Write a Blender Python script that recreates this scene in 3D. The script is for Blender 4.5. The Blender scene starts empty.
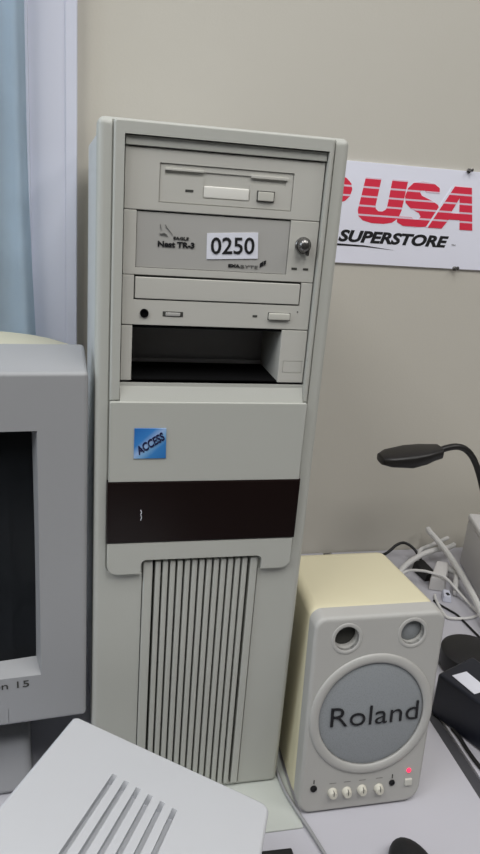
import bpy, bmesh, math, random
from mathutils import Vector, Matrix, Euler
random.seed(4)
C = bpy.context.scene.collection
R = math.radians
PI = math.pi

# ------------------------------------------------------------------ materials
def lin(c):
    return tuple(((v/255)/12.92 if v/255 <= .04045 else ((v/255+.055)/1.055)**2.4) for v in c)

def mat(name, rgb, rough=.5, metal=0, var=.04, vscale=30, bump=.0, bscale=400, spec=.5, coat=0, trans=0, emit=None, estr=0):
    m = bpy.data.materials.new(name); m.use_nodes = True
    nt = m.node_tree; b = nt.nodes['Principled BSDF']
    col = lin(rgb) + (1,)
    b.inputs['Base Color'].default_value = col
    b.inputs['Roughness'].default_value = rough
    b.inputs['Metallic'].default_value = metal
    b.inputs['Specular IOR Level'].default_value = spec
    b.inputs['Coat Weight'].default_value = coat
    b.inputs['Transmission Weight'].default_value = trans
    if emit:
        b.inputs['Emission Color'].default_value = lin(emit)+(1,); b.inputs['Emission Strength'].default_value = estr
    tc = nt.nodes.new('ShaderNodeTexCoord')
    if var:
        n = nt.nodes.new('ShaderNodeTexNoise'); n.inputs['Scale'].default_value = vscale; n.inputs['Detail'].default_value = 3
        nt.links.new(tc.outputs['Object'], n.inputs['Vector'])
        r = nt.nodes.new('ShaderNodeMapRange'); r.inputs['To Min'].default_value = 1-var; r.inputs['To Max'].default_value = 1+var
        nt.links.new(n.outputs['Fac'], r.inputs['Value'])
        mx = nt.nodes.new('ShaderNodeVectorMath'); mx.operation = 'SCALE'; mx.inputs[0].default_value = col[:3]
        nt.links.new(r.outputs['Result'], mx.inputs['Scale']); nt.links.new(mx.outputs['Vector'], b.inputs['Base Color'])
    if bump:
        n2 = nt.nodes.new('ShaderNodeTexNoise'); n2.inputs['Scale'].default_value = bscale
        nt.links.new(tc.outputs['Object'], n2.inputs['Vector'])
        bp = nt.nodes.new('ShaderNodeBump'); bp.inputs['Strength'].default_value = bump; bp.inputs['Distance'].default_value = .0005
        nt.links.new(n2.outputs['Fac'], bp.inputs['Height']); nt.links.new(bp.outputs['Normal'], b.inputs['Normal'])
    return m

M = dict(
    wall=mat('painted_wall', (199,195,184), .85, var=.015, vscale=6, bump=.25, bscale=300),
    trim=mat('white_trim_paint', (214,217,231), .4, var=.01),  # white trim with the bluish tint of daylight put into its colour
    curtain=mat('blue_grey_fabric', (196,213,226), .95, var=.12, vscale=14, bump=.3, bscale=900),
    glass=mat('window_glass', (190,205,220), .1, var=0),
    darkwall=mat('unseen_wall_dark', (105,102,98), .85, var=.02),  # unseen walls, darkened to cut the light they bounce back
    floor=mat('floor_vinyl', (78,74,70), .5, var=.1, vscale=4),  # out-of-view floor, darkened to weaken light bounced from below
    desk=mat('white_laminate', (188,187,194), .35, var=.01, vscale=5),
    edge=mat('dark_edge_band', (70,70,74), .5),
    leg=mat('grey_metal_leg', (120,120,124), .4, metal=.6),
    mat=mat('pale_board', (186,190,184), .6, var=.01),
    tower=mat('grey_beige_plastic', (183,184,177), .48, var=.018, vscale=12, bump=.12, bscale=1500),
    drive=mat('drive_plastic', (191,190,183), .5, var=.012, bump=.1, bscale=1500),
    tape=mat('tape_drive_plastic', (172,171,167), .5, var=.012, bump=.1, bscale=1500),
    button=mat('pale_button', (196,195,186), .45),
    flap=mat('pale_flap', (226,225,218), .45),
    case=mat('painted_steel', (200,202,202), .45, var=.01),
    groove=mat('dark_gap', (62,62,58), .8, var=0),
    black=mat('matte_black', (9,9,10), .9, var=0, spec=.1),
    rail=mat('bare_steel', (205,205,206), .45, metal=.3),
    cage=mat('lightened_steel', (205,205,208), .6, metal=0),  # pale steel, lightened to offset the weak light inside the empty bay
    smoke=mat('smoked_plastic', (24,14,13), .3, var=.15, vscale=20, spec=.3),
    ink=mat('black_ink', (16,16,20), .6, var=0),
    navyink=mat('navy_ink', (18,24,70), .6, var=0),
    greyink=mat('grey_ink', (104,104,102), .6, var=0),
    paleink=mat('pale_grey_ink', (132,131,128), .6, var=0),
    paper=mat('white_sticker', (226,228,238), .55, var=0),
    chrome=mat('dull_chrome', (120,118,116), .25, metal=.85, var=0),
    monitor=mat('monitor_grey_plastic', (160,161,163), .5, var=.012, bump=.12, bscale=1500),
    housing=mat('monitor_yellowed_plastic', (205,202,180), .55, var=.02),
    screen=mat('dark_crt_glass', (34,37,41), .3, var=0, spec=.35),
    cream=mat('yellowed_plastic', (210,203,173), .5, var=.03, vscale=9, bump=.1, bscale=1200),
    baffle=mat('speaker_grey_plastic', (176,175,171), .45, var=.012, bump=.1, bscale=1200),
    knob=mat('ivory_knob', (206,203,190), .45, var=0),
    blackp=mat('black_plastic', (24,24,26), .42, var=.05),
    navy=mat('navy_black_plastic', (22,26,38), .35, var=.05),
    rubber=mat('black_rubber', (20,20,21), .55, var=0),
    lampblack=mat('lamp_black', (28,26,25), .42, var=.05),
    whitecable=mat('white_cable', (214,213,211), .5, var=.02),
    greycable=mat('grey_cable', (150,150,152), .5, var=.02),
    whitebox=mat('white_plastic_box', (205,203,202), .5, var=.01),
    cover=mat('white_plastic_cover', (203,205,209), .42, var=.01, bump=.08, bscale=1200),
    sign=mat('white_sign_board', (238,239,251), .5, var=.005),
    led=mat('red_led', (255,50,80), .4, var=0, emit=(255,40,80), estr=1.6),
)
def speckle(name, rgb, rgb2, scale):
    m = mat(name, rgb, .7, var=0); nt = m.node_tree; b = nt.nodes['Principled BSDF']
    tc = nt.nodes.new('ShaderNodeTexCoord'); v = nt.nodes.new('ShaderNodeTexVoronoi'); v.inputs['Scale'].default_value = scale
    nt.links.new(tc.outputs['Object'], v.inputs['Vector'])
    cr = nt.nodes.new('ShaderNodeValToRGB'); cr.color_ramp.elements[0].position = .25; cr.color_ramp.elements[1].position = .4
    cr.color_ramp.elements[0].color = lin(rgb2)+(1,); cr.color_ramp.elements[1].color = lin(rgb)+(1,)
    nt.links.new(v.outputs['Distance'], cr.inputs['Fac']); nt.links.new(cr.outputs['Color'], b.inputs['Base Color'])
    return m
M['grille'] = speckle('perforated_grey_grille', (142,146,149), (130,134,137), 900)
def striped(name):
    # red lettering crossed by the sign's thin white lines
    m = mat(name, (222,44,66), .5, var=0); nt = m.node_tree; b = nt.nodes['Principled BSDF']
    tc = nt.nodes.new('ShaderNodeTexCoord'); sp = nt.nodes.new('ShaderNodeSeparateXYZ'); nt.links.new(tc.outputs['Object'], sp.inputs[0])
    a = nt.nodes.new('ShaderNodeMath'); a.operation = 'MULTIPLY_ADD'; a.inputs[1].default_value = 1/.0125; a.inputs[2].default_value = -.5310/.0125+80
    nt.links.new(sp.outputs['Z'], a.inputs[0])
    f = nt.nodes.new('ShaderNodeMath'); f.operation = 'FRACT'; nt.links.new(a.outputs[0], f.inputs[0])
    g = nt.nodes.new('ShaderNodeMath'); g.operation = 'GREATER_THAN'; g.inputs[1].default_value = .80; nt.links.new(f.outputs[0], g.inputs[0])
    mx = nt.nodes.new('ShaderNodeMix'); mx.data_type = 'RGBA'
    mx.inputs['A'].default_value = lin((226,50,76))+(1,); mx.inputs['B'].default_value = lin((226,204,218))+(1,)
    nt.links.new(g.outputs[0], mx.inputs['Factor']); nt.links.new(mx.outputs['Result'], b.inputs['Base Color'])
    return m
M['stripes'] = striped('red_striped_ink')
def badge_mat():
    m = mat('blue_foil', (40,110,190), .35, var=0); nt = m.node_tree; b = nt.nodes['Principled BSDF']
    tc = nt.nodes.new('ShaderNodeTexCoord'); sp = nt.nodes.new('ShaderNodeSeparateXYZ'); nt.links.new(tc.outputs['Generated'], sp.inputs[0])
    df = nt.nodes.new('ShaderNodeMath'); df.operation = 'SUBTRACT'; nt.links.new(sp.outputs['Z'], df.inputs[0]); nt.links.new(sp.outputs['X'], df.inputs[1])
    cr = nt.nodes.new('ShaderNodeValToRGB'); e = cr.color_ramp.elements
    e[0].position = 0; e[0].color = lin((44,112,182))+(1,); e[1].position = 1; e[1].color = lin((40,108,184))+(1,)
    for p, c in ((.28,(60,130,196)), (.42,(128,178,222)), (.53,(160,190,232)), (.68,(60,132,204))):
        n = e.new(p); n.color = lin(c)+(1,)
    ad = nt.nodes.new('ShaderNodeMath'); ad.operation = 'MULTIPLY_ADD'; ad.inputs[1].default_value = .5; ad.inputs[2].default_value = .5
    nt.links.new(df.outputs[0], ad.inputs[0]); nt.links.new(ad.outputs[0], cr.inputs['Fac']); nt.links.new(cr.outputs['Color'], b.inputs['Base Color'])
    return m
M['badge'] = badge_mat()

# ------------------------------------------------------------------ mesh helpers
class MB:
    def __init__(s): s.bm = bmesh.new()
    def _add(s, other):
        me = bpy.data.meshes.new('tmp'); other.to_mesh(me); other.free(); s.bm.from_mesh(me); bpy.data.meshes.remove(me); return s
    def box(s, x0, x1, y0, y1, z0, z1, bev=0, seg=2):
        t = bmesh.new(); bmesh.ops.create_cube(t, size=1)
        for v in t.verts: v.co = Vector((x0+(v.co.x+.5)*(x1-x0), y0+(v.co.y+.5)*(y1-y0), z0+(v.co.z+.5)*(z1-z0)))
        if bev: bmesh.ops.bevel(t, geom=list(t.edges), offset=bev, segments=seg, profile=.5, affect='EDGES')
        return s._add(t)
    def hexa(s, p, bev=0, seg=2):
        # p: 4 bottom points then 4 top points, same winding
        t = bmesh.new(); v = [t.verts.new(q) for q in p]
        for f in ((3,2,1,0),(4,5,6,7),(0,1,5,4),(1,2,6,5),(2,3,7,6),(3,0,4,7)): t.faces.new([v[i] for i in f])
        bmesh.ops.recalc_face_normals(t, faces=list(t.faces))
        if bev: bmesh.ops.bevel(t, geom=list(t.edges), offset=bev, segments=seg, profile=.5, affect='EDGES')
        return s._add(t)
    def prism(s, poly, fn, bev=0, seg=2):
        # poly: 2-D outline; fn(u, v, k) -> 3-D point on the front (k=0) and back (k=1) face
        t = bmesh.new(); a = [t.verts.new(fn(u, v, 0)) for u, v in poly]; b = [t.verts.new(fn(u, v, 1)) for u, v in poly]
        fa = t.faces.new(a); t.faces.new(b[::-1]); n = len(poly)
        for i in range(n): t.faces.new((a[i], b[i], b[(i+1) % n], a[(i+1) % n]))
        bmesh.ops.recalc_face_normals(t, faces=list(t.faces))
        if bev: bmesh.ops.bevel(t, geom=list(fa.edges), offset=bev, segments=seg, profile=.5, affect='EDGES')
        return s._add(t)
    def lathe(s, prof, origin=(0,0,0), axis=(0,0,1), n=32, sx=1, sy=1):
        # prof: list of (radius, height along axis)
        t = bmesh.new(); q = Vector((0,0,1)).rotation_difference(Vector(axis)).to_matrix(); o = Vector(origin); rings = []
        for r, h in prof:
            if r <= 1e-7: rings.append([t.verts.new(o+q@Vector((0,0,h)))])
            else: rings.append([t.verts.new(o+q@Vector((r*sx*math.cos(2*PI*i/n), r*sy*math.sin(2*PI*i/n), h))) for i in range(n)])
        for a, b in zip(rings, rings[1:]):
            for i in range(n):
                j = (i+1) % n
                if len(a) == 1 and len(b) == 1: continue
                if len(a) == 1: t.faces.new((a[0], b[i], b[j]))
                elif len(b) == 1: t.faces.new((a[i], b[0], a[j]))
                else: t.faces.new((a[i], b[i], b[j], a[j]))
        if len(rings[0]) > 1: t.faces.new(rings[0])
        if len(rings[-1]) > 1: t.faces.new(rings[-1])
        bmesh.ops.recalc_face_normals(t, faces=list(t.faces))
        return s._add(t)
    def tube(s, pts, r, n=10, steps=8):
        P = [Vector(p) for p in pts]; path = []
        if len(P) == 2: path = P
        else:
            E = [P[0]*2-P[1]] + P + [P[-1]*2-P[-2]]
            for i in range(1, len(E)-2):
                for k in range(steps):
                    u = k/steps; a, b, c, d = E[i-1], E[i], E[i+1], E[i+2]
                    path.append(.5*((2*b)+(c-a)*u+(2*a-5*b+4*c-d)*u*u+(3*b-a-3*c+d)*u**3))
            path.append(P[-1])
        t = bmesh.new(); rings = []; up = Vector((0,0,1))
        rr = r if callable(r) else (lambda u: r)
        for i, p in enumerate(path):
            d = (path[min(i+1,len(path)-1)]-path[max(i-1,0)]).normalized()
            a = d.cross(up)
            if a.length < .05: a = d.cross(Vector((1,0,0)))
            a.normalize(); b = a.cross(d).normalized(); q = rr(i/(len(path)-1))
            rings.append([t.verts.new(p+a*q*math.cos(2*PI*k/n)+b*q*math.sin(2*PI*k/n)) for k in range(n)])
        for x, y in zip(rings, rings[1:]):
            for k in range(n): t.faces.new((x[k], x[(k+1)%n], y[(k+1)%n], y[k]))
        t.faces.new(rings[0][::-1]); t.faces.new(rings[-1])
        bmesh.ops.recalc_face_normals(t, faces=list(t.faces))
        return s._add(t)
    def ellipsoid(s, c, rx, ry, rz, squash_bottom=None):
        t = bmesh.new(); bmesh.ops.create_uvsphere(t, u_segments=32, v_segments=20, radius=1)
        for v in t.verts:
            z = v.co.z*rz
            if squash_bottom is not None and z < squash_bottom: z = squash_bottom
            v.co = Vector((c[0]+v.co.x*rx, c[1]+v.co.y*ry, c[2]+z))
        return s._add(t)
    def xf(s, mtx): bmesh.ops.transform(s.bm, matrix=mtx, verts=list(s.bm.verts)); return s
    def build(s, name, m, parent=None, ang=35):
        me = bpy.data.meshes.new(name); s.bm.to_mesh(me); s.bm.free()
        return link(me, name, m, parent, ang)

def link(me, name, m, parent=None, ang=35):
    o = bpy.data.objects.new(name, me); C.objects.link(o)
    me.materials.clear(); me.materials.append(m)
    if len(me.polygons):
        me.polygons.foreach_set('use_smooth', [True]*len(me.polygons)); me.set_sharp_from_angle(angle=R(ang))
    w = o.modifiers.new('face_weighted_normals', 'WEIGHTED_NORMAL'); w.keep_sharp = True; w.weight = 70
    if parent: adopt(o, parent)
    return o

def world(o):
    b = Matrix.LocRotScale(o.location, o.rotation_euler, o.scale)
    return world(o.parent) @ o.matrix_parent_inverse @ b if o.parent else b
def adopt(o, parent):
    o.parent = parent; o.matrix_parent_inverse = world(parent).inverted()

def cut(mb, cutters, bev=0):
    """the mesh in mb minus every cutter, as a new MB"""
    a = mb.build('solid', M['black']); a.modifiers.clear(); cs = []
    for c in cutters:
        k = c.build('cutter', M['black']); k.modifiers.clear(); cs.append(k)
        d = a.modifiers.new('cut', 'BOOLEAN'); d.operation = 'DIFFERENCE'; d.solver = 'EXACT'; d.object = k
    dg = bpy.context.evaluated_depsgraph_get(); dg.update()
    me = bpy.data.meshes.new_from_object(a.evaluated_get(dg))
    r = MB(); r.bm.from_mesh(me); bpy.data.meshes.remove(me)
    for o in [a]+cs:
        d = o.data; bpy.data.objects.remove(o); bpy.data.meshes.remove(d)
    if bev:
        bmesh.ops.remove_doubles(r.bm, verts=list(r.bm.verts), dist=1e-6)
        bmesh.ops.dissolve_limit(r.bm, angle_limit=R(1), verts=list(r.bm.verts), edges=list(r.bm.edges))
        es = [e for e in r.bm.edges if len(e.link_faces) == 2 and e.calc_face_angle(0) > R(40)]
        bmesh.ops.bevel(r.bm, geom=es, offset=bev, segments=2, profile=.5, affect='EDGES', clamp_overlap=True)
    return r

def thing(name, label, cat, loc=(0,0,0), group=None, rz=0):
    o = bpy.data.objects.new(name, None); C.objects.link(o); o.empty_display_size = .02
    o.location = loc; o.rotation_euler = (0,0,rz)
    return tag(o, label, cat, group)
def tag(o, label, cat, group=None):
    o['label'] = label; o['category'] = cat
    if group: o['group'] = group
    return o
def struct(o): o['kind'] = 'structure'; return o

def flat_text(txt, fn, u0, u1, v0, v1, bold=0, shear=0, thick=.0004, rot=0):
    """lettering filling the box u0..u1, v0..v1 of a surface; fn(u, v, depth) -> point"""
    cu = bpy.data.curves.new('t', 'FONT'); cu.body = txt; cu.offset = bold; cu.shear = shear; cu.resolution_u = 4
    o = bpy.data.objects.new('t', cu); C.objects.link(o)
    dg = bpy.context.evaluated_depsgraph_get(); dg.update()
    me = bpy.data.meshes.new_from_object(o.evaluated_get(dg)); bpy.data.objects.remove(o); bpy.data.curves.remove(cu)
    return fill_fit(me, fn, u0, u1, v0, v1, thick, rot)
def fill_fit(me, fn, u0, u1, v0, v1, thick, rot=0):
    xs = [v.co.x for v in me.vertices]; ys = [v.co.y for v in me.vertices]
    ax, bx, ay, by = min(xs), max(xs), min(ys), max(ys)
    bm = bmesh.new(); bm.from_mesh(me); bpy.data.meshes.remove(me)
    uc, vc = (u0+u1)/2, (v0+v1)/2; c, s = math.cos(rot), math.sin(rot)
    def place(v, d):
        u = u0+(v.co.x-ax)/(bx-ax)*(u1-u0)-uc; w = v0+(v.co.y-ay)/(by-ay)*(v1-v0)-vc
        return Vector(fn(uc+u*c-w*s, vc+u*s+w*c, d))
    front = {v.index: place(v, thick) for v in bm.verts}
    g = bmesh.ops.extrude_face_region(bm, geom=list(bm.faces))
    new = [e for e in g['geom'] if isinstance(e, bmesh.types.BMVert)]
    old = {v.index: place(v, 0) for v in bm.verts if v not in set(new)}
    nf = {v: place(v, thick) for v in new}
    for v in bm.verts:
        if v in nf: v.co = nf[v]
        else: v.co = old[v.index]
    bmesh.ops.recalc_face_normals(bm, faces=list(bm.faces))
    r = MB(); r._add(bm); return r
def flat_poly(polys, fn, thick=.0004):
    """filled outlines (holes allowed) given directly in surface coordinates"""
    cu = bpy.data.curves.new('p', 'CURVE'); cu.dimensions = '2D'; cu.fill_mode = 'BOTH'
    xs = [p[0] for q in polys for p in q]; ys = [p[1] for q in polys for p in q]
    S = 10.0   # scaled up while filling
    for q in polys:
        sp = cu.splines.new('POLY'); sp.points.add(len(q)-1); sp.use_cyclic_u = True
        for k, p in enumerate(q): sp.points[k].co = (p[0]*S, p[1]*S, 0, 1)
    o = bpy.data.objects.new('p', cu); C.objects.link(o)
    dg = bpy.context.evaluated_depsgraph_get(); dg.update()
    me = bpy.data.meshes.new_from_object(o.evaluated_get(dg)); bpy.data.objects.remove(o); bpy.data.curves.remove(cu)
    return fill_fit(me, fn, min(xs), max(xs), min(ys), max(ys), thick)
def rrect(x0, x1, z0, z1, rtl=0, rtr=0, rbr=0, rbl=0, n=6):
    out = []
    for cx, cz, r, a0 in ((x0, z0, rbl, 180), (x1, z0, rbr, 270), (x1, z1, rtr, 0), (x0, z1, rtl, 90)):
        if r == 0: out.append((cx, cz)); continue
        ox = cx+r if cx == x0 else cx-r; oz = cz+r if cz == z0 else cz-r
        for k in range(n+1):
            a = R(a0+90*k/n); out.append((ox+r*math.cos(a), oz+r*math.sin(a)))
    return out
def front(y0, y1): return lambda u, v, k: (u, y0 if k == 0 else y1, v)   # upright sheet facing the viewer's side
def onface(y): return lambda u, v, d: (u, y-d, v)
def box(*a, **k): return MB().box(*a, **k)

# ------------------------------------------------------------------ room
WALL = .46
struct(box(-1.9, 2.3, WALL, WALL+.1, -.75, 1.85).build('wall_back', M['wall']))
struct(box(-2.0, -1.9, -2.6, WALL+.1, -.75, 1.85).build('wall_left', M['darkwall']))
struct(box(2.3, 2.4, -2.6, WALL+.1, -.75, 1.85).build('wall_right', M['darkwall']))
struct(box(-2.0, 2.4, -2.6, WALL+.1, -.85, -.75).build('floor', M['floor']))
struct(box(-2.0, 2.4, -2.7, -2.6, -.75, 1.85).build('wall_front', M['darkwall']))
struct(box(-2.0, 2.4, -2.7, WALL+.1, 1.85, 1.95).build('ceiling', M['trim']))
# window casing: a flat board with a raised bead at each side, sill board below the curtain
t1 = MB().box(-.1, -.0312, .444, WALL+.002, -.05, 1.5, .002)
t1.box(-.1, -.088, .438, .446, -.05, 1.5, .0025); t1.box(-.046, -.0312, .441, .446, -.05, 1.5, .0025)
struct(t1.build('trim_1', M['trim']))
w1 = struct(box(-.9, -.1, .452, WALL+.004, .1, 1.45).build('window_1', M['trim']))
struct(box(-.86, -.11, .449, .453, .14, 1.41).build('pane', M['glass'], w1))
# curtain: pleated cloth whose free edge drifts outwards towards its hem
def curtain():
    bm = bmesh.new(); nz, nx = 30, 120; g = []
    for j in range(nz+1):
        z = .17+(1.42-.17)*j/nz; row = []
        for i in range(nx+1):
            u = i/nx
            xe = -.0905 + .0085*max(0, (.62-z)/.3)**1.5 if z < .62 else -.0905
            x = -.78+(xe+.78)*u
            d = .0065*math.sin(x*95+.6*math.sin(z*3))+.004*math.sin(x*41+1)
            if u > .985: d += .016*((u-.985)/.015)**1.5
            row.append(bm.verts.new((x, 0.411+d, z)))
        g.append(row)
    for j in range(nz):
        for i in range(nx): bm.faces.new((g[j][i], g[j][i+1], g[j+1][i+1], g[j+1][i]))
    bmesh.ops.solidify(bm, geom=list(bm.faces), thickness=.0015)
    bmesh.ops.recalc_face_normals(bm, faces=list(bm.faces))
    r = MB(); r._add(bm); return r
cr = thing('curtain', 'blue-grey cloth curtain hanging beside the white window casing', 'curtain', (-.45, .424, .17))
curtain().build('curtain_cloth', M['curtain'], cr, ang=60)
MB().tube([(-.9, .411, 1.427), (-.06, .411, 1.427)], .008).build('curtain_rod', M['rail'], cr)

# ------------------------------------------------------------------ desks
dk = thing('desk', 'white laminate desk under the computer tower and speaker, with dark edge', 'desk', (-.25, .05, -.75))
box(-.9, .369, -.32, WALL-.002, -.028, 0, .0015).build('desk_top', M['desk'], dk)
box(.3692, .3822, -.32, WALL-.002, -.028, -.001, .002).build('edge_strip', M['edge'], dk)
for x in (-.86, .3):
    for y in (-.29, .38): box(x, x+.045, y, y+.045, -.75, -.028, .003).build('leg', M['leg'], dk)
d2 = thing('side_table', 'white side table beyond the dark desk edge, holding cables and black adapter', 'table', (.8, .05, -.75))
box(.3835, 1.3, -.32, WALL-.002, -.028, 0, .0015).build('table_top', M['desk'], d2)
for x in (.4, 1.24):
    for y in (-.29, .38): box(x, x+.045, y, y+.045, -.75, -.028, .003).build('leg', M['leg'], d2)
tag(box(-.0, .1775, -.0572, .30, 0, .002, .0006).build('base_board', M['mat']), 'thin pale board lying under the foot of the computer tower', 'board')

# ------------------------------------------------------------------ computer tower (front plane y = 0)
tw = thing('computer_tower', 'tall grey-beige computer tower with drive bays and ribbed lower grille', 'computer', (.0724, .2, .002))
BX0, BX1, BZ0, BZ1 = -.0190, .1658, .002, .6110
case = box(-.0176, .1625, .034, .43, .004, .6035, .003)
cage_cut = box(.001, .148, .02, .24, .4222, .4655)
cut(case, [cage_cut]).build('case_cover', M['case'], tw)
# front bezel, hollowed for the drive bays and the grille
bz = MB().box(BX0, BX1, 0, .0345, BZ0, BZ1, .0050, 4)
cut(bz, [box(-.0004, .1496, -.02, .05, .4205, .6010), box(.0222, .1250, -.02, .018, .0065, .2642), MB().prism(rrect(-.0092, .1546, .2509, .63, .004, .004, .010, .010), front(-.02, .0016))]).build('front_bezel', M['tower'], tw)
# raised frame around the bays
fr = MB().prism(rrect(-.0080, .1534, .4064, .6105, .003, .003, 0, 0), front(-.0022, .0018), .0019, 3)
cut(fr, [box(-.0004, .1496, -.02, .02, .40, .6010)]).build('bay_frame', M['tower'], tw)
# sloped ledge at the top of the bays
box(.0002, .149, .0004, .03, .5939, .6004, .0008).build('top_filler', M['tower'], tw)
# lower cover plate in two pieces with the smoked strip between; its top slopes back into the bay
up = MB().prism(rrect(-.0078, .1532, .3381, .4062, .0015, .0015, 0, 0), front(-.0045, .0018), .001)
up.hexa([(.0000,-.0036,.4040),(.1493,-.0036,.4040),(.1493,.012,.4040),(.0000,.012,.4040),(.0000,.0026,.4205),(.1493,.0026,.4205),(.1493,.012,.4205),(.0000,.012,.4205)])
up.build('cover_plate', M['tower'], tw)
lo = MB().prism(rrect(-.0078, .1532, .2522, .2826, 0, 0, .009, .009), front(-.0045, .0018), .001)
cut(lo, [MB().prism(rrect(.0205, .1267, .1, .2660, .005, .005, 0, 0), front(-.02, .02))]).build('cover_lip', M['tower'], tw)
sm = MB().prism(rrect(-.0088, .1545, .2827, .3380), front(-.0052, .0018), .0015).build('smoked_strip', M['smoke'], tw)
sm['label'] = 'dark brown smoked plastic strip'
MB().tube([(.0188,-.0054,.3135),(.0196,-.0054,.3112),(.0190,-.0054,.3095),(.0196,-.0054,.3065),(.0190,-.0054,.3040)], .00035, 6).build('pale_squiggle', M['paper'], sm)  # small pale squiggle on the smoked strip
# grille: dark pocket, rim and ribs
gr = MB()
gr.box(.0230, .0312, -.0018, .015, .0075, .2630, .0012); gr.box(.1174, .1242, -.0018, .015, .0075, .2630, .0012)
for k in range(13):
    x = .0358+.00639*k
    gr.box(x-.0024, x+.0024, -.0018, .012, .0075, .2625, .0013)
g_ = gr.build('vent_grille', M['tower'], tw)
box(.0223, .1249, .0135, .0178, .0066, .2641).build('grille_pocket', M['groove'], g_)
# --- floppy drive
FY = .0022
def flp():
    b = MB().box(.0003, .1488, FY, .03, .5506, .5932, .0007)
    b = cut(b, [box(.0250, .1254, -.02, FY+.0016, .5566, .5838)])
    return b
fd = flp().build('floppy_drive', M['drive'], tw)
ins = MB().box(.0254, .1250, FY+.0008, .02, .5570, .5834, .0003)
ins = cut(ins, [box(.0572, .0926, -.02, FY+.006, .5614, .5795), box(.0292, .0572, -.02, FY+.0035, .5752, .5792), box(.0926, .1197, -.02, FY+.0035, .5738, .5783)])
ii = ins.build('disk_slot', M['drive'], fd)
MB().box(.0293, .1197, FY+.0026, FY+.0062, .5738, .5770).box(.0574, .0924, FY+.0030, FY+.0065, .5702, .5790).build('slot_shade', M['groove'], ii)  # dark strips stand in for the shade inside the disk slot
box(.0576, .0922, FY+.0005, FY+.008, .5617, .5702, .0012).build('slot_flap', M['flap'], ii)
box(.0292, .0570, FY-.0003, FY+.0015, .5790, .5806, .0003).build('slot_lip', M['drive'], ii)
box(.0926, .1210, FY-.0003, FY+.0015, .5782, .5802, .0003).build('slot_lip', M['drive'], ii)
box(.0442, .0502, FY+.0005, FY+.002, .5651, .5668, .0002).build('indicator_light', M['groove'], fd)
cut(MB().box(.0980, .1115, FY+.0002, FY+.002, .5620, .5698, .0002), [box(.0986, .1109, -.02, .02, .5626, .5692)]).build('button_gap', M['groove'], fd)
box(.0987, .1108, FY-.0012, FY+.003, .5627, .5691, .0006).build('eject_button', M['button'], fd)
# --- tape drive
TY = .0022
tp = MB().box(.0003, .1488, TY, .03, .5040, .5502, .0006)
tp = cut(tp, [box(.0095, .1263, -.02, TY+.0022, .5092, .5600)]).build('tape_drive', M['drive'], tw)
pl = box(.0098, .1260, TY+.0012, .02, .5095, .5494, .0004).build('tape_face', M['tape'], tp)
box(.0093, .1265, TY+.0021, TY+.0030, .5088, .5502).build('face_gap', M['groove'], tp)
fy = onface(TY+.0011)
lg = flat_text('Nest TR-3', fy, .0256, .0532, .5250, .5294, bold=.042)
lg._add(flat_text('EAGLE', fy, .0372, .0486, .5308, .5330, bold=.02).bm)
lg.build('lettering', M['ink'], pl)
# winged bird emblem: curved feathers
em = MB()
for q in ([(.0268,.5412),(.0272,.5388),(.0286,.5368),(.0276,.5388),(.0271,.5412)], [(.0306,.5412),(.0314,.5390),(.0345,.5360),(.0368,.5338),(.0348,.5362),(.0320,.5392),(.0310,.5412)],
          [(.0262,.5350),(.0275,.5345),(.0300,.5352),(.0325,.5338),(.0300,.5346),(.0276,.5340)], [(.0268,.5338),(.0300,.5338),(.0330,.5330),(.0300,.5332)]):
    em._add(flat_poly([q], fy).bm)
em.build('bird_emblem', M['greyink'], pl)
ex = flat_text('EXA', fy, .0800, .0893, .5127, .5151, bold=.05).build('maker_lettering', M['ink'], pl)
flat_text('BYTE', fy, .0897, .1032, .5125, .5149, bold=.0).build('thin_lettering', M['greyink'], pl)
flat_poly([[(.1048,.5136),(.1072,.5150),(.1072,.5184),(.1048,.5168)], [(.1076,.5152),(.1094,.5164),(.1094,.5194),(.1076,.5184)]], fy).build('square_emblem', M['ink'], pl)
st = MB().prism([(.0628,.5178),(.1026,.5203),(.1013,.5396),(.0622,.5368)], front(TY+.0006, TY+.0012)).build('number_sticker', M['paper'], pl)
st['label'] = 'white sticker printed 0250'
flat_text('0250', onface(TY+.0006), .0655, .0992, .5226, .5350, bold=.012, rot=R(3)).build('sticker_digits', M['ink'], st)
kn = MB().lathe([(.0064,0),(.0064,.0012),(.0058,.0020),(.0050,.0022)], (.1374,TY,.5322), (0,-1,0)).build('knob_collar', M['chrome'], tp)
k2 = MB().ellipsoid((.1368,TY-.0045,.5326), .0048, .0048, .0056).box(.1395, .1412, TY-.0065, TY-.001, .5250, .5345, .0006)
k2.build('knob', M['chrome'], kn)
MB().box(.1300, .1343, TY-.0003, TY+.001, .5134, .5150).box(.1394, .1436, TY-.0003, TY+.001, .5134, .5150).build('indicator_lights', M['groove'], tp)
# --- optical drive
CY = .0022
cd = cut(MB().box(.0003, .1488, CY, .03, .4662, .5036, .0006), [box(.0088, .1395, -.02, CY+.004, .4853, .5060)]).build('optical_drive', M['drive'], tw)
box(.0086, .1397, CY+.0020, CY+.005, .4850, .5038).build('tray_gap', M['groove'], cd)
box(.0097, .1387, CY-.0004, CY+.004, .4863, .5024, .0008).build('disc_tray', M['drive'], cd)
MB().lathe([(.0033,0),(.0033,.0010),(.0024,.0012),(.0024,.0002)], (.0172,CY,.4753), (0,-1,0)).build('headphone_jack', M['black'], cd)
vw = box(.0312, .0470, CY-.0002, CY+.002, .4732, .4772, .0002).build('volume_slot', M['groove'], cd)
box(.0334, .0448, CY-.0008, CY+.002, .4738, .4765, .0006).build('volume_wheel', M['tape'], vw)
box(.1020, .1058, CY-.0002, CY+.001, .4752, .4768).build('busy_light', M['groove'], cd)
box(.1144, .1328, CY-.0002, CY+.001, .4732, .4794, .0002).build('button_gap', M['groove'], cd)
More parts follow.
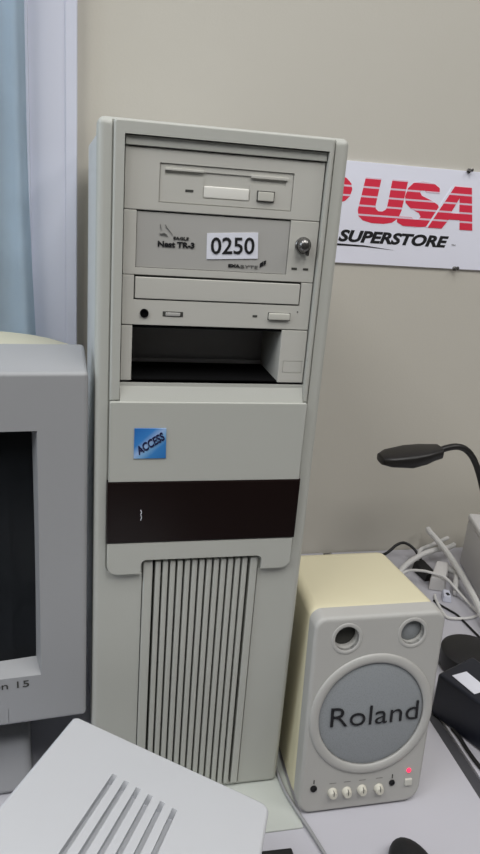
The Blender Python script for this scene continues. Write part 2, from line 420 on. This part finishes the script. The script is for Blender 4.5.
box(.1149, .1322, CY-.0022, CY+.002, .4738, .4790, .0008).build('eject_button', M['button'], cd)
MB().lathe([(.0006,0),(.0006,.0003)], (.1385,CY,.4805), (0,-1,0), 10).build('emergency_hole', M['groove'], cd)
# --- empty bay: two plastic side columns, steel floor edge, dark cage
cl = MB().box(.0003, .0086, CY, .06, .4222, .4655, .0005).build('bay_column', M['drive'], tw)
cr2 = MB().box(.1272, .1488, CY, .062, .4222, .4655, .0005)
cr2 = cut(cr2, [box(.1305, .1470, -.02, CY+.0005, .4303, .4405)])
cr2.box(.1309, .1466, CY+.0001, CY+.004, .4307, .4401, .0002).build('bay_column', M['drive'], tw)
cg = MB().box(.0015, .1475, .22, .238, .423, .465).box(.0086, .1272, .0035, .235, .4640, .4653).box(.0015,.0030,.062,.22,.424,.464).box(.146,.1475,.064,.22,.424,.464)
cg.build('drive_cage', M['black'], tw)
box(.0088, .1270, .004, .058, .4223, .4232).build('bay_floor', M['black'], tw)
rl = MB().box(.0088, .1270, .0585, .0605, .4223, .4262, .0004).build('crossbar', M['rail'], tw)
box(.0035, .1455, .074, .078, .4225, .4638).build('cage_plate', M['cage'], tw)  # upright plate shaped to catch front light behind the crossbar
# --- badge
bd = MB().prism([(.0119,.3592),(.0376,.3592),(.0371,.3847),(.0118,.3847)], front(-.0053,-.0044)).build('badge', M['badge'], tw)
bd['label'] = 'square blue badge lettered ACCESS'
flat_text('ACCESS', onface(-.0053), .0120, .0375, .3684, .3756, bold=.03, shear=.25, rot=R(33)).build('badge_lettering', M['navyink'], bd)
for x in (-.012, .140):
    for y in (.05, .38): MB().lathe([(.008,0),(.008,.0024)], (x+.008,y,.0018), (0,0,1), 16).build('foot', M['rubber'], tw)

# ------------------------------------------------------------------ CRT monitor (authored with its right front corner at the origin)
mo = thing('crt_monitor', 'grey CRT monitor with dark screen standing left of the tower', 'monitor', (-.0240, 0, 0), rz=R(4.5))
MT = Matrix.Translation((-.0240,0,0)) @ Matrix.Rotation(R(4.5), 4, 'Z')
Zb, Zt, MW = .1055, .4285, .365
bz = MB()
def ringprism():
    # outline of the front frame, then its rearward swelling
    t = MB()
    t.hexa([(-MW,0,Zb),(0,0,Zb),(0.0030,.07,Zb+.004),(-MW,.07,Zb+.004),(-MW,0,Zt),(0,0,Zt),(0.0030,.07,Zt+.0065),(-MW,.07,Zt+.0065)], .0035, 3)
    return t
opening = MB().hexa([(-MW+.042,-.001,Zb+.050),(-.0385,-.001,Zb+.050),(-.0425,.02,Zb+.0565),(-MW+.046,.02,Zb+.0565),
                     (-MW+.042,-.001,Zt-.0465),(-.0385,-.001,Zt-.0465),(-.0425,.02,Zt-.0485),(-MW+.046,.02,Zt-.0485)])
seam = box(-.0672,-.0667,-.01,.0008,Zb+.004,Zb+.018)
cut(ringprism(), [opening, seam]).xf(MT).build('monitor_bezel', M['monitor'], mo)
# picture tube face, gently bulged
def tube_face():
    bm = bmesh.new(); n = 14; g = []
    for j in range(n+1):
        row = []
        for i in range(n+1):
            a, b = i/n*2-1, j/n*2-1
            x = -MW/2+a*(MW/2-.0415); z = (Zb+Zt)/2+.004+b*((Zt-Zb)/2-.0515)
            row.append(bm.verts.new((x, .0125+.0075*(a*a+b*b)/2-.0006, z)))
        g.append(row)
    for j in range(n):
        for i in range(n): bm.faces.new((g[j][i], g[j][i+1], g[j+1][i+1], g[j+1][i]))
    bmesh.ops.solidify(bm, geom=list(bm.faces), thickness=-.004)
    bmesh.ops.recalc_face_normals(bm, faces=list(bm.faces))
    r = MB(); r._add(bm); return r
tube_face().xf(MT).build('screen', M['screen'], mo)
# rear housing, crowned across its top and tapering backwards
def rear():
    bm = bmesh.new(); rings = []
    for y, inset, zt, zb_, crown in ((.066,.001,Zt+.0045,Zb+.006,.001), (.078,.001,Zt+.0045,Zb+.006,.002), (.16,.004,Zt-.005,Zb+.012,.004), (.22,.03,Zt-.035,Zb+.03,.01), (.36,.075,Zt-.09,Zb+.06,.01), (.38,.08,Zt-.1,Zb+.065,.008)):
        x0, x1 = -MW+inset, -inset; ring = []
        n = 20
        for i in range(n+1):
            u = i/n*2-1
            e = 1-abs(u)**6
            ring.append((x0+(x1-x0)*i/n, zt-.010+.010*e+crown*(1-u*u)))
        ring += [(x1, (zt+zb_)/2), (x1-.004, zb_+.004), (x1-.012, zb_), (x0+.012, zb_), (x0+.004, zb_+.004), (x0, (zt+zb_)/2)]
        rings.append([bm.verts.new((p[0], y, p[1])) for p in ring])
    m = len(rings[0])
    for a, b in zip(rings, rings[1:]):
        for i in range(m): bm.faces.new((a[i], b[i], b[(i+1)%m], a[(i+1)%m]))
    bm.faces.new(rings[0]); bm.faces.new(rings[-1][::-1])
    bmesh.ops.recalc_face_normals(bm, faces=list(bm.faces))
    r = MB(); r._add(bm); return r
rear().xf(MT).build('rear_housing', M['housing'], mo)
flat_text('Vision 15', onface(0), -.100, -.0490, .1452, .1518, bold=.0).xf(MT).build('lettering', M['groove'], mo)
sd = MB().hexa([(-.30,.025,0),(-.047,.025,0),(-.047,.26,0),(-.30,.26,0),(-.295,.035,.058),(-.05,.035,.058),(-.05,.25,.058),(-.295,.25,.058)], .008, 3)
sd.xf(MT).build('stand', M['monitor'], mo)
MB().lathe([(.10,.056),(.10,.062),(.085,.075),(.08,.085),(.085,.113)], (-.17,.15,0), (0,0,1), 40).xf(MT).build('swivel', M['groove'], mo)

# ------------------------------------------------------------------ powered speaker, face leaning back a little
sp = thing('powered_speaker', 'small cream powered speaker with round grey grille beside the tower', 'speaker', (.236, .04, 0))
LEAN, SY = .137, -.0425
def lean(k0, k1): return lambda u, v, k: (u, SY+LEAN*v+(k0 if k == 0 else k1), v)
SH = Matrix(((1,0,0,0),(0,1,LEAN,SY),(0,0,1,0),(0,0,0,1)))     # upright shape -> leaning face
face_out = [(p[0]+(.0*(p[1])), p[1]) for p in rrect(.1757, .3120, .0012, .2040, .011, .012, .016, .013, 8)]
face_out = [(x-(.0095*(1-z/.2) if x > .24 else -.0045*z/.2), z) for x, z in face_out]
bf = MB().prism(face_out, front(-.001, .016), .004, 3)
holes = [MB().lathe([(.0118,-.03),(.0118,.03)], (.2120,0,.1825), (0,-1,0), 32), MB().lathe([(.0118,-.03),(.0118,.0085)], (.2780,0,.184), (0,-1,0), 32)]
holes.append(MB().lathe([(.0535,-.004),(.0535,.02)], (.2435,0,.1025), (0,-1,0), 64))
bfm = cut(bf, holes)
# soft raised rims around the ports and the woofer
def rim(mb, cx, cz, r0, r1, h, n=64):
    pr = [(r0, -.003)]
    for k in range(9):
        a = PI*k/8; pr.append(((r0+r1)/2-(r1-r0)/2*math.cos(a), .0005+h*math.sin(a)))
    pr.append((r1, -.003))
    t = bmesh.new(); rings = []
    for r, d in pr: rings.append([t.verts.new((cx+r*math.cos(2*PI*i/n), -d-.0005, cz+r*math.sin(2*PI*i/n))) for i in range(n)])
    for a, b in zip(rings, rings[1:]):
        for i in range(n): t.faces.new((a[i], a[(i+1)%n], b[(i+1)%n], b[i]))
    for i in range(n): t.faces.new((rings[-1][i], rings[-1][(i+1)%n], rings[0][(i+1)%n], rings[0][i]))
    bmesh.ops.recalc_face_normals(t, faces=list(t.faces)); mb._add(t)
rim(bfm, .2435, .1025, .0535, .0630, .0022); rim(bfm, .2120, .1825, .0118, .0155, .0007, 32); rim(bfm, .2780, .184, .0118, .0155, .0007, 32)
ba = bfm.xf(SH).build('front_baffle', M['baffle'], sp)
cab = MB().hexa([(.1757,.0135,.0025),(.3010,.0135,.0025),(.292,.13,.0025),(.182,.13,.0025),(.1805,.0135,.2025),(.3110,.0135,.2025),(.2945,.101,.2075),(.182,.101,.2075)], .009, 4)
for v in cab.bm.verts:
    f = max(0, 1-(v.co.y-.0135)/.09); v.co.y += (SY+LEAN*v.co.z)*f
cab.build('cabinet', M['cream'], sp)
MB().lathe([(.0533,-.002),(.0533,.0006),(.048,.0019),(.03,.0030),(.012,.0036),(0,.0038)], (.2435,.0008,.1025), (0,-1,0), 64).xf(SH).build('grille', M['grille'], sp)
flat_text('Roland', lambda u, v, d: (u, -.0030-d-.0004*(1-((u-.243)/.05)**2)+.0014*((u-.243)/.05)**2, v), .2015, .2915, .0940, .1135, bold=-.008, thick=.0006).xf(SH).build('lettering', M['ink'], sp)
pt = MB().lathe([(.0116,0),(.0116,.003)], (.2120,.012,.1825), (0,-1,0), 32).xf(SH).build('port', M['groove'], sp)
MB().lathe([(.0116,0),(.0116,.003),(.009,.0045),(0,.006)], (.2780,.009,.184), (0,-1,0), 32).xf(SH).build('tweeter', M['grille'], sp)
for x, z in ((.2095,.0225), (.2243,.0219), (.2400,.0222), (.2578,.0212)):
    k = MB().lathe([(.0049,0),(.0048,.001),(.0042,.0045),(.0034,.0054),(0,.0055)], (x,-.0008,z), (0,-1,0), 24).xf(SH).build('knob', M['knob'], sp)
    box(x-.0003, x+.0003, -.0066, -.004, z, z+.0045).xf(SH).build('pointer', M['groove'], k)
for x, z, r in ((.1900,.0290,.0034), (.2716,.0255,.0031)):
    MB().lathe([(r,0),(r,.0012),(r*.75,.0016),(r*.7,.0004)], (x,-.0008,z), (0,-1,0), 20).xf(SH).build('jack', M['blackp'], sp)
    box(x-.0005, x+.0005, -.0014, -.0008, z+.0050, z+.0090).xf(SH).build('jack_mark', M['groove'], sp)
for x in (.2095,.2243,.2400,.2578): box(x-.0035, x+.0035, -.0012, -.0008, .0318, .0326).xf(SH).build('knob_caption', M['paleink'], sp)
box(.2852, .2930, -.0030, .001, .0210, .0280, .001).xf(SH).build('power_switch', M['button'], sp)
MB().lathe([(.0022,0),(.0022,.001),(.0012,.002),(0,.0023)], (.2886,-.0008,.0372), (0,-1,0), 16).xf(SH).build('power_light', M['led'], sp)
for x in (.188, .278):
    for y in (-.02, .09): MB().lathe([(.007,0),(.007,.0035)], (x,y,0), (0,0,1), 16).build('foot', M['rubber'], sp)

# ------------------------------------------------------------------ wall sign and its pins
sg = thing('wall_sign', 'white shop sign with red striped lettering fixed to the wall', 'sign', (.43, WALL, .474))
SYF = WALL-.004
box(.25, .64, SYF, WALL-.0002, .4742, .6125, .0006).build('sign_board', M['sign'], sg)
# outlines traced in wall metres: q() takes (units right of the U, units down) at 0.44 mm per unit
def q(u, v): return (.31020+u*.00046633+v*.00006567, .61398-v*.00040785)
def outline(pts): return [q(*p) for p in pts]
U = outline([(103,52),(153,52),(133,140),(133,152),(141,160),(155,160),(166,153),(171,142),(189,52),(240,52),(218,152),(207,178),(186,195),(158,201),(118,201),(90,194),(76,180),(75,160)])
S = outline([(345,86),(300,86),(296,80),(284,80),(280,88),(286,98),(320,112),(340,124),(346,140),(340,165),(324,188),(298,201),(262,205),(222,203),(203,192),(204,172),(252,172),(258,178),(274,178),(282,168),(276,156),(248,142),(232,126),(230,104),(240,76),(258,58),(288,50),(326,54),(345,68)])
A = outline([(396,58),(454,58),(460,203),(416,203),(416,170),(378,170),(354,203),(306,203)])
Ah = outline([(414,94),(414,148),(384,148)])
Gap = outline([(388,58),(397,58),(308,203),(299,203)])
P = outline([(-90,52),(20,52),(42,60),(56,76),(58,96),(50,118),(34,134),(10,142),(-40,142),(-60,203),(-110,203)])
fs = onface(SYF)
lt = flat_poly([U], fs); lt._add(flat_poly([S], lambda u, v, d: (u, SYF-d*1.4, v)).bm); lt._add(flat_poly([A, Ah], lambda u, v, d: (u, SYF-d*2, v)).bm); lt._add(flat_poly([P], fs).bm)
lt.build('red_lettering', M['stripes'], sg)
flat_poly([Gap], lambda u, v, d: (u, SYF-d*1.7, v)).build('letter_gap', M['sign'], sg)
flat_text('SUPERSTORE', fs, .3315, .5025, .5040, .5208, bold=.042, shear=.22).build('black_lettering', M['ink'], sg)
flat_poly([[(.26,.4985),(.3333,.5012),(.372,.5005),(.4188,.4962),(.372,.4985),(.3333,.4984),(.26,.4960)]], fs).build('swoosh', M['ink'], sg)
flat_text('TM', fs, .5085, .5150, .5070, .5096).build('trade_mark', M['greyink'], sg)
for x, z, lb in ((.5161,.6126,'small grey pin at the top edge of the wall sign'), (.5198,.4748,'small grey pin at the bottom edge of the wall sign')):
    p = MB().lathe([(.0034,0),(.0034,.0012),(.0016,.002),(.0014,.0055),(.0028,.0068),(.0026,.0085),(0,.0092)], (x,SYF-.0002 if 0 else SYF,z), Vector((.15,-1,.2)).normalized(), 16).build('sign_pin', M['chrome'])
    tag(p, lb, 'pin', 'pins holding the wall sign')

# ------------------------------------------------------------------ vented white cover at the front
A0 = Vector((-.0339,-.0618,.16)); Bp = Vector((.1111,-.1317,.12)); Lp = Vector((-.0802,-.173,.195))
eu = (Bp-A0).normalized(); ev = (Lp-A0); ev = (ev-eu*ev.dot(eu)).normalized(); en = eu.cross(ev); en = en if en.z > 0 else -en
WU, WV = (Bp-A0).length+.004, .185
vc_ = thing('vented_cover', 'white plastic cover with slanting vent slots, in front of the tower', 'cover', (A0+eu*WU/2+ev*WV/2)*Vector((1,1,0)) if 0 else ((A0+eu*WU/2+ev*WV/2).x, (A0+eu*WU/2+ev*WV/2).y, 0))
def onp(u, v, d): return A0+eu*u+ev*v+en*d
top = MB().prism(rrect(0, WU, 0, WV, .012, .012, .009, .005), lambda u, v, k: onp(u, v, 0 if k == 0 else -.012), .003, 3)
slots = []
for k in range(6):
    u0 = .0526+.0099*k; v0 = .0499+.0013*k
    # slot runs slightly outward from the far edge
    a = Vector((u0, v0)); b = Vector((u0-.0037, v0+.118)); w = .0019
    slots.append(MB().prism([(a.x-w,a.y),(a.x+w,a.y),(b.x+w,b.y),(b.x-w,b.y)], lambda u, v, k: onp(u, v, .01 if k == 0 else -.0085)))
cut(top, slots).build('top_panel', M['cover'], vc_)
i_ = .004; cs = [onp(u, v, -.0121) for u, v in ((i_,i_),(WU-i_,i_),(WU-i_,WV-i_),(i_,WV-i_))]
MB().hexa([(p.x,p.y,0) for p in cs]+[tuple(p) for p in cs], .002).build('skirt', M['cover'], vc_)

# ------------------------------------------------------------------ gooseneck lamp
lp = thing('gooseneck_lamp', 'black gooseneck desk lamp reaching over the white cables', 'lamp', (.562, .155, 0))
def paddle():
    bm = bmesh.new(); rings = []; n = 28
    for t, cx, cz, hy, hz in ((0,.3700,.2318,.004,.0035),(.04,.3716,.2320,.012,.0058),(.15,.383,.2330,.020,.0088),(.45,.412,.2352,.024,.0122),(.7,.432,.2385,.022,.0108),(.85,.445,.2410,.018,.0088),(.97,.457,.2425,.014,.0082),(1,.4590,.2425,.011,.0060)):
        rings.append([bm.verts.new((cx, .3+hy*math.copysign(abs(math.cos(2*PI*i/n))**.7, math.cos(2*PI*i/n)), cz+hz*math.copysign(abs(math.sin(2*PI*i/n))**.6, math.sin(2*PI*i/n)))) for i in range(n)])
    for a, b in zip(rings, rings[1:]):
        for i in range(n): bm.faces.new((a[i], a[(i+1)%n], b[(i+1)%n], b[i]))
    bm.faces.new(rings[0]); bm.faces.new(rings[-1][::-1]); bmesh.ops.recalc_face_normals(bm, faces=list(bm.faces))
    r = MB(); r._add(bm); return r
paddle().build('lamp_head', M['lampblack'], lp)
MB().tube([(.455,.3,.2430),(.4700,.3,.2478),(.4850,.3,.2492),(.4990,.3,.2440),(.5130,.3,.2300),(.5270,.298,.2040),(.539,.288,.165),(.549,.258,.110),(.556,.21,.06),(.560,.17,.015)], .0046, 12).build('gooseneck', M['lampblack'], lp)
MB().lathe([(.035,0),(.035,.008),(.031,.013),(.010,.017),(.007,.024)], (.562,.155,0), (0,0,1), 32).build('lamp_base', M['lampblack'], lp)

# ------------------------------------------------------------------ white box at the right edge
wb = thing('white_box', 'plain white box standing behind the cables at the right edge', 'box', (.68, .345, 0))
hx = [(.5945,.409),(.559,.268),(.75,.225),(.785,.365)]
MB().hexa([(x,y,0) for x, y in hx]+[(x,y,.079) for x, y in hx], .003, 3).build('box_body', M['whitebox'], wb)
hl = [(.5935,.4098),(.5579,.2673),(.7511,.2239),(.7861,.3655)]
MB().hexa([(x,y,.0795) for x, y in hl]+[(x,y,.0905) for x, y in hl], .0035, 3).build('lid', M['whitebox'], wb)

# ------------------------------------------------------------------ black power adapter, black case, cables
ad = thing('power_adapter', 'black power adapter with a white label, lying past the desk edge', 'adapter', (.425, .07, 0))
dx, dy = Vector((.0226,-.0524,0)).normalized(), Vector((.0524,.0226,0)).normalized()
a0 = Vector((.3738,.0745,0))
L_, W_, H_ = .115, .064, .057
c4 = [a0, a0+dx*L_, a0+dx*L_+dy*W_, a0+dy*W_]
MB().hexa([tuple(p) for p in c4]+[tuple(p+Vector((0,0,H_))) for p in c4], .004, 3).build('adapter_body', M['navy'], ad)
lab = [a0+dx*u+dy*v+Vector((0,0,H_)) for u, v in ((.012,.011),(.046,.007),(.050,.028),(.016,.032))]
MB().hexa([tuple(p-Vector((0,0,.0002))) for p in lab]+[tuple(p+Vector((0,0,.0005))) for p in lab]).build('label_sticker', M['paper'], ad)
MB().lathe([(.035,0),(.0375,.004),(.0385,.017),(.037,.0245),(.031,.0285),(0,.030)], (.4640,.149,0), (0,0,1), 40).build('round_case', M['blackp'])
tag(bpy.data.objects['round_case'], 'black rounded case standing behind the power adapter', 'case')

def cable(name, pts, r, m, label, cat='cable', group=None):
    o = MB().tube(pts, r, 10).build(name, M[m]); tag(o, label, cat, group); return o
G = 'loose cables on the side table'
cable('power_cable', [(.430,.425,.0025),(.4591,.4139,.018),(.482,.422,.0295),(.4986,.4263,.030),(.511,.416,.024),(.517,.404,.014),(.5185,.395,.010)], .0024, 'rubber', 'thin black cable arching behind the cream speaker into a black plug', 'cable', G)
pb = thing('black_plug', 'black plug lying against the pale plug block behind the speaker', 'plug', (.512, .378, 0), G)
MB().hexa([(.498,.392,0),(.521,.398,0),(.527,.358,0),(.503,.352,0),(.500,.391,.017),(.519,.396,.017),(.525,.359,.013),(.505,.354,.013)], .003).build('plug_body', M['rubber'], pb)
MB().box(.509,.516,.3475,.3525,.003,.009,.001).build('plug_tip', M['chrome'], pb)
wp = thing('plug_block', 'pale grey plug block amid the white cables behind the speaker', 'plug', (.52, .345, 0), G)
MB().hexa([(.498,.331,0),(.522,.322,0),(.552,.368,0),(.530,.378,0),(.500,.333,.022),(.521,.325,.022),(.549,.367,.026),(.531,.375,.026)], .003).build('block_body', M['whitebox'], wp)
MB().tube([(.546,.366,.016),(.551,.345,.018),(.541,.327,.014),(.531,.307,.006)], lambda u: .0058-.002*u, 12).build('strain_relief', M['whitecable'], wp)
cable('white_cable', [(.544,.440,.047),(.5428,.430,.0465),(.546,.400,.042),(.5495,.3664,.034),(.5475,.32,.026),(.5405,.265,.018),(.530,.215,.010),(.52,.16,.005)], .0048, 'whitecable', 'thick white cable running diagonally past the white box, uppermost in the tangle', 'cable', G)
cable('white_cable', [(.452,.355,.006),(.4749,.3711,.020),(.505,.388,.026),(.536,.402,.0275),(.565,.407,.029),(.583,.417,.028)], .0044, 'whitecable', 'white cable crossing level from the speaker towards the white box', 'cable', G)
cable('white_cable', [(.514,.401,.0205),(.5246,.4192,.0200),(.553,.432,.022),(.5800,.4440,.0242),(.5884,.4478,.0245)], .0034, 'whitecable', 'short white cable slanting up towards the wall behind the tangle', 'cable', G)
cable('white_cable', [(.440,.34,.004),(.4668,.3535,.020),(.488,.342,.028),(.507,.333,.0265),(.519,.322,.0255),(.533,.305,.012),(.541,.275,.004),(.5414,.2573,.003),(.525,.2495,.003),(.505,.2495,.003),(.4902,.2549,.003),(.4910,.275,.003),(.4955,.30,.003),(.500,.312,.003)], .0021, 'whitecable', 'thin white cable bent into a loop in front of the plug block', 'cable', G)
wq = thing('white_plug', 'small white plug lying inside the thin white cable loop', 'plug', (.513, .302, 0), G)
MB().hexa([(.505,.297,0),(.518,.292,0),(.525,.313,0),(.513,.318,0),(.507,.299,.010),(.517,.294,.010),(.523,.312,.011),(.514,.316,.011)], .002).build('plug_shell', M['trim'], wq)
box(.512,.5165,.298,.304,.0098,.0118,.0008).build('plug_latch', M['rubber'], wq)
cable('thin_cable', [(.492,.30,.0018),(.496,.2879,.0018),(.5040,.272,.0018),(.5092,.2606,.0018),(.5112,.2428,.0018),(.5130,.22,.0018),(.5141,.2043,.0018),(.516,.15,.0018)], .0016, 'rubber', 'thin black cable running forward from inside the white loop', 'cable', G)
cable('adapter_cable', [(.3870,.045,.0025),(.3885,.030,.0025),(.3878,.008,.0025),(.3905,-.02,.0025),(.402,-.06,.0025),(.42,-.12,.0025)], .0022, 'rubber', 'black cable along the desk edge in front of the power adapter', 'cable', G)
cable('speaker_cable', [(.2,.14,.0045),(.182,.10,.0045),(.1705,.04,.0045),(.1692,.010,.0045),(.1705,-.015,.0045),(.1755,-.040,.0045),(.1815,-.0600,.003),(.1882,-.0888,.0024),(.196,-.13,.0024),(.20,-.2,.0024)], .0017, 'greycable', 'grey cable between the tower and the speaker running to the front', 'cable')

# ------------------------------------------------------------------ dark things at the front edge of the picture
ms = thing('computer_mouse', 'black rounded mouse in front of the cream speaker', 'mouse', (.268, -.128, 0))
MB().ellipsoid((.259,-.130,.010), .0215, .040, .016, squash_bottom=-.0095).build('mouse_shell', M['rubber'], ms)
MB().tube([(.259,-.094,.008),(.261,-.0895,.006)], .003).build('cord_stub', M['rubber'], ms)
MB().lathe([(.005,-.002),(.006,0),(.005,.002)], (.259,-.142,.0255), (1,0,0), 16).build('scroll_wheel', M['greycable'], ms)
tag(MB().hexa([(.118,-.0780,0),(.1600,-.0790,0),(.1600,-.16,0),(.118,-.16,0),(.119,-.0790,.006),(.1585,-.080,.006),(.1585,-.159,.006),(.119,-.159,.006)], .0012).build('black_tray', M['rubber']), 'flat black block on the desk in front of the pale board', 'block')

# ------------------------------------------------------------------ light
def area(name, loc, size, energy, color, rot=(0,0,0)):
    l = bpy.data.lights.new(name, 'AREA'); l.shape = 'RECTANGLE'; l.size, l.size_y = size; l.energy = energy; l.color = color
    o = bpy.data.objects.new(name, l); C.objects.link(o); o.location = loc; o.rotation_euler = rot; return o
area('ceiling_lamp', (-.9,-.78,1.80), (.6,1.0), 15.5, (1,.985,.96))
area('ceiling_lamp', (.25,-.78,1.80), (.6,1.0), 15.5, (1,.985,.96))
area('ceiling_lamp', (1.4,-.78,1.80), (.6,1.0), 13, (1,.985,.96))
area('left_fill', (-1.8,-.3,1.05), (.8,1.0), 13, (.80,.90,1), (0, R(-90), 0))  # added bluish fill from the left; that wall has no window
wd = bpy.data.worlds.new('world'); bpy.context.scene.world = wd; wd.use_nodes = True
bg = wd.node_tree.nodes['Background']; bg.inputs['Color'].default_value = (.93,.96,1,1); bg.inputs['Strength'].default_value = .30

# ------------------------------------------------------------------ camera
yaw, pit, rol, FPX = R(13.73), R(18.96), R(4.566), 718.4
F = Vector((math.sin(yaw)*math.cos(pit), math.cos(yaw)*math.cos(pit), -math.sin(pit)))
Rt = Vector((math.cos(yaw), -math.sin(yaw), 0)); Up = Rt.cross(F)
R2 = Rt*math.cos(rol)+Up*math.sin(rol); U2 = -Rt*math.sin(rol)+Up*math.cos(rol)
cd_ = bpy.data.cameras.new('camera'); cam = bpy.data.objects.new('camera', cd_); C.objects.link(cam)
mt = Matrix.Identity(4)
for i in range(3): mt[i][0], mt[i][1], mt[i][2] = R2[i], U2[i], -F[i]
mt.translation = Vector((-.0344,-.544,.5766)); cam.matrix_world = mt
cd_.sensor_width = 36; cd_.lens = FPX/854*36; cd_.clip_start = .01
sc = bpy.context.scene; sc.camera = cam
vs = sc.view_settings; vs.view_transform = 'Standard'; vs.look = 'None'; vs.exposure = .06; vs.gamma = 1; vs.use_curve_mapping = False
